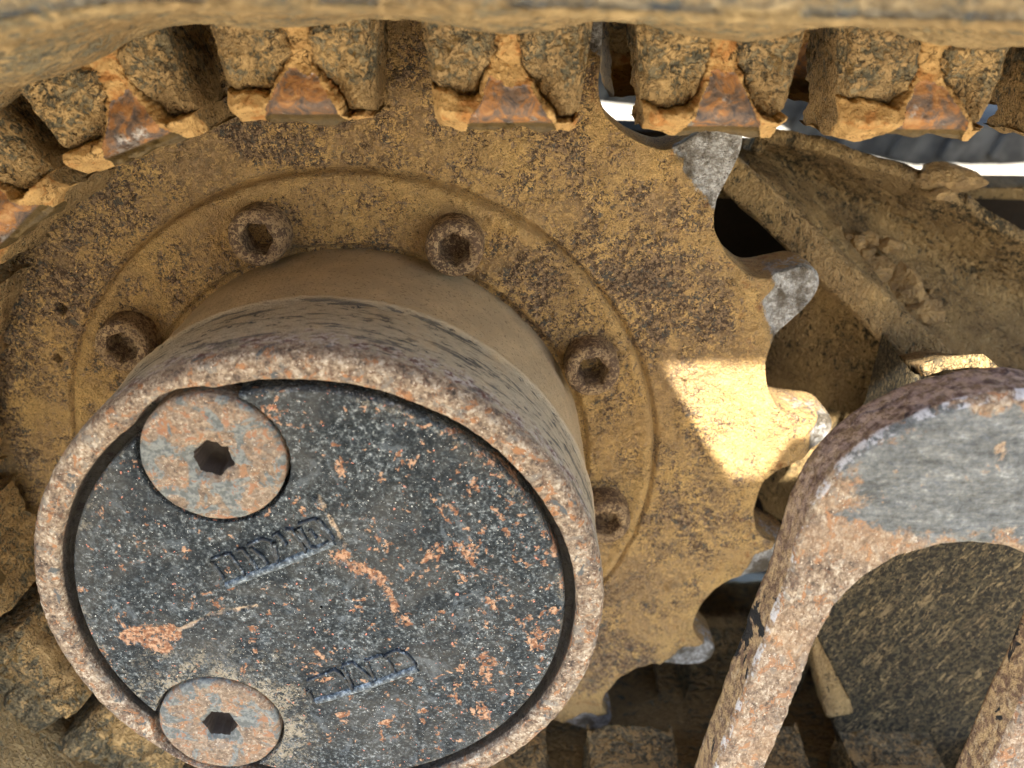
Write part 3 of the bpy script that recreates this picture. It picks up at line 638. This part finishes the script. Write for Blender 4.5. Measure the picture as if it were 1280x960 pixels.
# deep side block seen through the bracket, with a rubbed face and a chipped corner
MBk = m_block()
def face_block():
    left = [(1.80, .38, .10), (1.78, .12, .12), (1.66, -.40, .12), (1.648, -.692, .12), (1.74, -.86, .12), (1.83, -1.026, .12), (1.785, -1.142, .11), (1.86, -1.32, .11), (1.93, -1.55, .11)]
    right = [(2.9, .24, .10), (2.9, .12, .12), (2.9, -.4, .12), (2.9, -.69, .12), (2.9, -.86, .12), (2.9, -1.03, .12), (2.9, -1.14, .11), (2.9, -1.32, .11), (2.9, -1.55, .11)]
    P = sheet(left, right, 110, 120, 0, 12, .010)
    rings = [P[:, ::-1]]; l = P[:, :1]
    back = [l+np.array([-.006, 0, -.02]), l+np.array([.0, 0, -.12]), l+np.array([.02, 0, -.34])]
    A = np.concatenate([P[:, ::-1]]+back, 1); return A
A = face_block(); obj('side_block', A, gridF(*A.shape[:2]), MBk, frm)
sh = sheet([(1.80, .42, .115), (1.86, .448, .115), (1.99, .458, .115), (2.05, .41, .115), (2.1, .34, .115), (2.9, .25, .115)], [(1.82, .34, -.12), (1.9, .36, -.12), (2.02, .35, -.12), (2.1, .30, -.12), (2.2, .2, -.2), (2.9, .1, -.3)], 90, 40, 0, 15, .008)
solid('top_ledge', sh, MF, frm, .04, flip=False)
V, F = rbox(4.6, -.58, -.20, 1.75, .80, .30, 40, .2, .03, 5, 21); obj('main_beam', V, F, MF, frm)
bar('corner_chip', (1.625, -.56, .03), (1.80, -1.10, .05), .055, .07, MF, frm, 17, n=40)

# clods lying in the trough and on its rim
MD = m_clod()
def clod(p, r, seed, label, flat=.7):
    n, k = 64, 44; a = np.arange(n)*2*np.pi/n; b = np.linspace(-np.pi/2, np.pi/2, k); A, B = np.meshgrid(a, b, indexing='ij')
    D = np.stack([np.cos(A)*np.cos(B), np.sin(B), np.sin(A)*np.cos(B)], -1)
    rg = np.random.RandomState(seed+50); PN = rg.normal(size=(22, 3)); PN /= np.linalg.norm(PN, axis=1)[:, None]; PD = rg.uniform(.72, 1.0, 22)
    dd = np.maximum(D@PN.T, .05); q = np.minimum((PD/dd).min(-1), 1.15)+.11*fbm(D+seed, 3.2, 5, .75)
    P = D*q[..., None]*np.array([r[0], r[1], r[2]])+np.array(p)
    obj('dirt_clod', P, gridF(n, k, wrapn=True), MD, smooth=False, org=(p[0], p[1]-r[1], p[2]), label=label, cat='dirt clod', group='dry dirt clods on the track frame')
clod((1.985, .45, -.52), (.075, .095, .07), 1, 'largest wedge-shaped dry dirt clod leaning in the frame trough')
clod((1.885, .50, -.55), (.085, .062, .07), 2, 'rounded dry clod left of the wedge-shaped clod in the trough')
clod((1.79, .565, -.57), (.07, .045, .06), 3, 'small dry clod farthest up the frame trough')
clod((1.94, .585, -.60), (.05, .036, .04), 4, 'little crumb of dirt above the wedge-shaped clod')
clod((2.07, .355, -.48), (.085, .045, .06), 5, 'flat dry clod just below the wedge-shaped clod')
clod((1.86, .60, -.62), (.042, .034, .04), 6, 'tiny crumb of dirt against the trough wall')
clod((2.10, .845, -.58), (.125, .055, .07), 7, 'long lump of mud stuck on the top rim of the frame')
clod((2.06, .80, -.53), (.045, .03, .04), 8, 'small lump of mud just under the long lump on the rim')

rg = np.random.RandomState(5); parts = []
for q in range(170):
    t = rg.beta(1.6, 1.6); px, py = 1.66+.50*t+rg.normal()*.03, .655-.36*t+rg.normal()*.03; r_ = rg.uniform(.008, .024)
    parts.append(rbox(px, py, -.53-.12*rg.rand(), r_*rg.uniform(.8, 1.5), r_, r_, 5, .9, r_*.9, 30, q, 3))
V, F = merge(parts); obj('crumbled_dirt', V, F, MD, org=(1.9, .3, -.5), label='fine crumbled dirt lying along the frame trough', cat='dirt', kind='stuff')

# ------------------------------------------------------------------ guide bracket in the foreground
ORGB = (1.5, -1.2, .83)
out_pts = [(1.00, -1.10), (1.041, -.805), (1.104, -.392), (1.128, -.235), (1.178, .057), (1.202, .2), (1.218, .36), (1.236, .44), (1.263, .505), (1.303, .562), (1.357, .611), (1.427, .656), (1.493, .687), (1.576, .709), (1.68, .715), (1.793, .69), (1.903, .619), (1.998, .492), (2.06, .311), (2.09, .0), (2.08, -.4), (2.07, -.8), (2.06, -1.10)]
in_pts = [(1.14, -1.10), (1.188, -.733), (1.228, -.464), (1.283, -.105), (1.30, .02), (1.32, .095), (1.356, .163), (1.392, .208), (1.437, .248), (1.49, .278), (1.551, .299), (1.605, .306), (1.657, .306), (1.71, .298), (1.758, .281), (1.80, .252), (1.838, .213), (1.87, .163), (1.894, .10), (1.903, .03), (1.903, -.034), (1.895, -.14), (1.883, -.244), (1.862, -.487), (1.847, -.797), (1.84, -1.10)]
def bracket():
    n = 260; k = 34; O = resample([p+(0,) for p in out_pts], n); I = resample([p+(0,) for p in in_pts], n)
    # match stations by share of arc length on each leg and the crown
    for _ in range(6): O[1:-1] = (O[:-2]+2*O[1:-1]+O[2:])/4; I[1:-1] = (I[:-2]+2*I[1:-1]+I[2:])/4
    t = np.linspace(0, 1, k)[None, :, None]; zf, zb = .90, .765
    front = O[:, None]*(1-t)+I[:, None]*t; w = np.linalg.norm(O-I, axis=1)[:, None]
    d = np.minimum(t[..., 0], 1-t[..., 0])*w; b = .016; f = zf-np.where(d < b, b-np.sqrt(np.maximum(b*b-(b-d)**2, 0)), 0)
    front = front.copy(); front[..., 2] = f
    nrm = (O-I)/np.linalg.norm(O-I, axis=1)[:, None]
    zs = np.linspace(zf-.02, zb, 12)
    so = np.stack([np.c_[O[:, :2]+nrm[:, :2]*.002, np.full(n, z)] for z in zs[::-1]], 1); si = np.stack([np.c_[I[:, :2]-nrm[:, :2]*.002, np.full(n, z)] for z in zs], 1)
    A = np.concatenate([so, front, si], 1)
    Nn = normals(A, wrapm=False); A = A+Nn*((.009*fbm(A, 7, 3, .5, 2)+.006*fbm(A, 30, 4, .65, 4)))[..., None]
    fr = np.zeros(A.shape[:2]); fr[:, 12:12+k] = 1
    ed = np.zeros(A.shape[:2]); ed[:, 11:14] = 1; ed[:, 12+k-1] = .6
    return A, fr, ed
A, fr, ed = bracket(); MBr = m_bracket()
br = obj('guide_bracket', A, gridF(*A.shape[:2], wrapm=True, flip=True), MBr, org=ORGB, attrs={'front': fr, 'edge': ed}, label='thick rusty arched steel bracket with worn grey crown at lower right', cat='bracket')
V, F = rbox(1.55, -1.16, .70, .62, .08, .26, 14, .2, .008, 8, 3)
obj('foot_plate', V, F, MBr, br, attrs={'front': np.zeros(len(V)), 'edge': np.zeros(len(V))})

# ------------------------------------------------------------------ what lies behind
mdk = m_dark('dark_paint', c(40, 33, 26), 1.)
ub = empty('undercarriage_body', (0, -1.3, -2.6), 'dark undercarriage body deep behind the sprocket', 'machine body')
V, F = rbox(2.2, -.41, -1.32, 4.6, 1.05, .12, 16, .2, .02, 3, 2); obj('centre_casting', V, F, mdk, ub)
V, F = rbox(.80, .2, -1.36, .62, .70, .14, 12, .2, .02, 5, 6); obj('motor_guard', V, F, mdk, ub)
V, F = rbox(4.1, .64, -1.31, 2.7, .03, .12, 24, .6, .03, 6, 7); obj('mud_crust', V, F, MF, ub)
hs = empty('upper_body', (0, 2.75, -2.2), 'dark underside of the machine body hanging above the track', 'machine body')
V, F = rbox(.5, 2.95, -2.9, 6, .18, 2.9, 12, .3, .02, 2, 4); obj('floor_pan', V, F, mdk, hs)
mfr = m_far(); ft = empty('far_track', (5, -1.6, -8.4), 'grey rubber track lying in the sun beyond the frame', 'track')
def tilted(name, x0, x1, ya, yb, h, z0, z1, mat, seed):
    n = 160; x = np.linspace(x0, x1, n); y = np.interp(x, [.6, 3.7, 3.95, 4.83, 5.3, 6.58, 9], [.10, -.20, -.45, -.62, -.72, -.68, -.68]); ph = [(0, 0), (.02, h*.15), (0, h), (-.2, h+.05), (z1-z0, h+.05), (z1-z0, 0)]
    A = np.stack([np.c_[x, y+b, np.full(n, z0)+a] for a, b in ph], 1); A = A+.05*np.stack([0*A[..., 0], fbm(A, 1.5, 3), 0*A[..., 0]], -1)
    return obj(name, A, gridF(n, len(ph), wrapm=True), mat, ft, smooth=False)
tilted('far_belt', .6, 9, .08, -.85, .46, -8, -9.5, mfr, 1)
for k in range(14):
    x = .9+k*.6; y = np.interp(x, [.6, 3.7, 3.95, 4.83, 5.3, 6.58, 9], [.10, -.20, -.45, -.62, -.72, -.68, -.68]); F = rbox(0, 0, 0, .10, .21, .08, 6)[1]
    V = rbox(0, 0, 0, .10, .21, .08, 6, .3, .01, 5, k)[0]@np.array([[.9, .43, 0], [-.43, .9, 0], [0, 0, 1]]).T+np.array([x, y+.25, -7.95]); obj('tread_bar', V, F, mfr, ft)

# ------------------------------------------------------------------ added unseen sun blocker, cut so only one patch stays sunlit
ZB = 3.3
sp = [(-1.75, .95), (2.75, .95), (2.75, .366), (1.0, .366), (1.049, .253), (1.146, .083), (1.22, -.027), (1.297, -.14), (1.40, -.128), (1.48, .03), (1.8, .06), (2.75, .08), (2.75, -2.3), (-1.75, -2.3)]
poly = [(x+SUN[0]/SUN[2]*ZB, y+SUN[1]/SUN[2]*ZB) for x, y in sp]
V, F = prism(poly, ZB, ZB-.06)
mst = N('blocker_steel'); MST = mst.done(rustmix(mst, None, .3), .7, 0., mst.noise(20, 5), .4, .02)
obj('sun_blocker', V, F, MST, org=(0, 2.2, ZB), smooth=False, label='added unseen steel plate, cut to shade everything around one sun patch', cat='sun blocker')
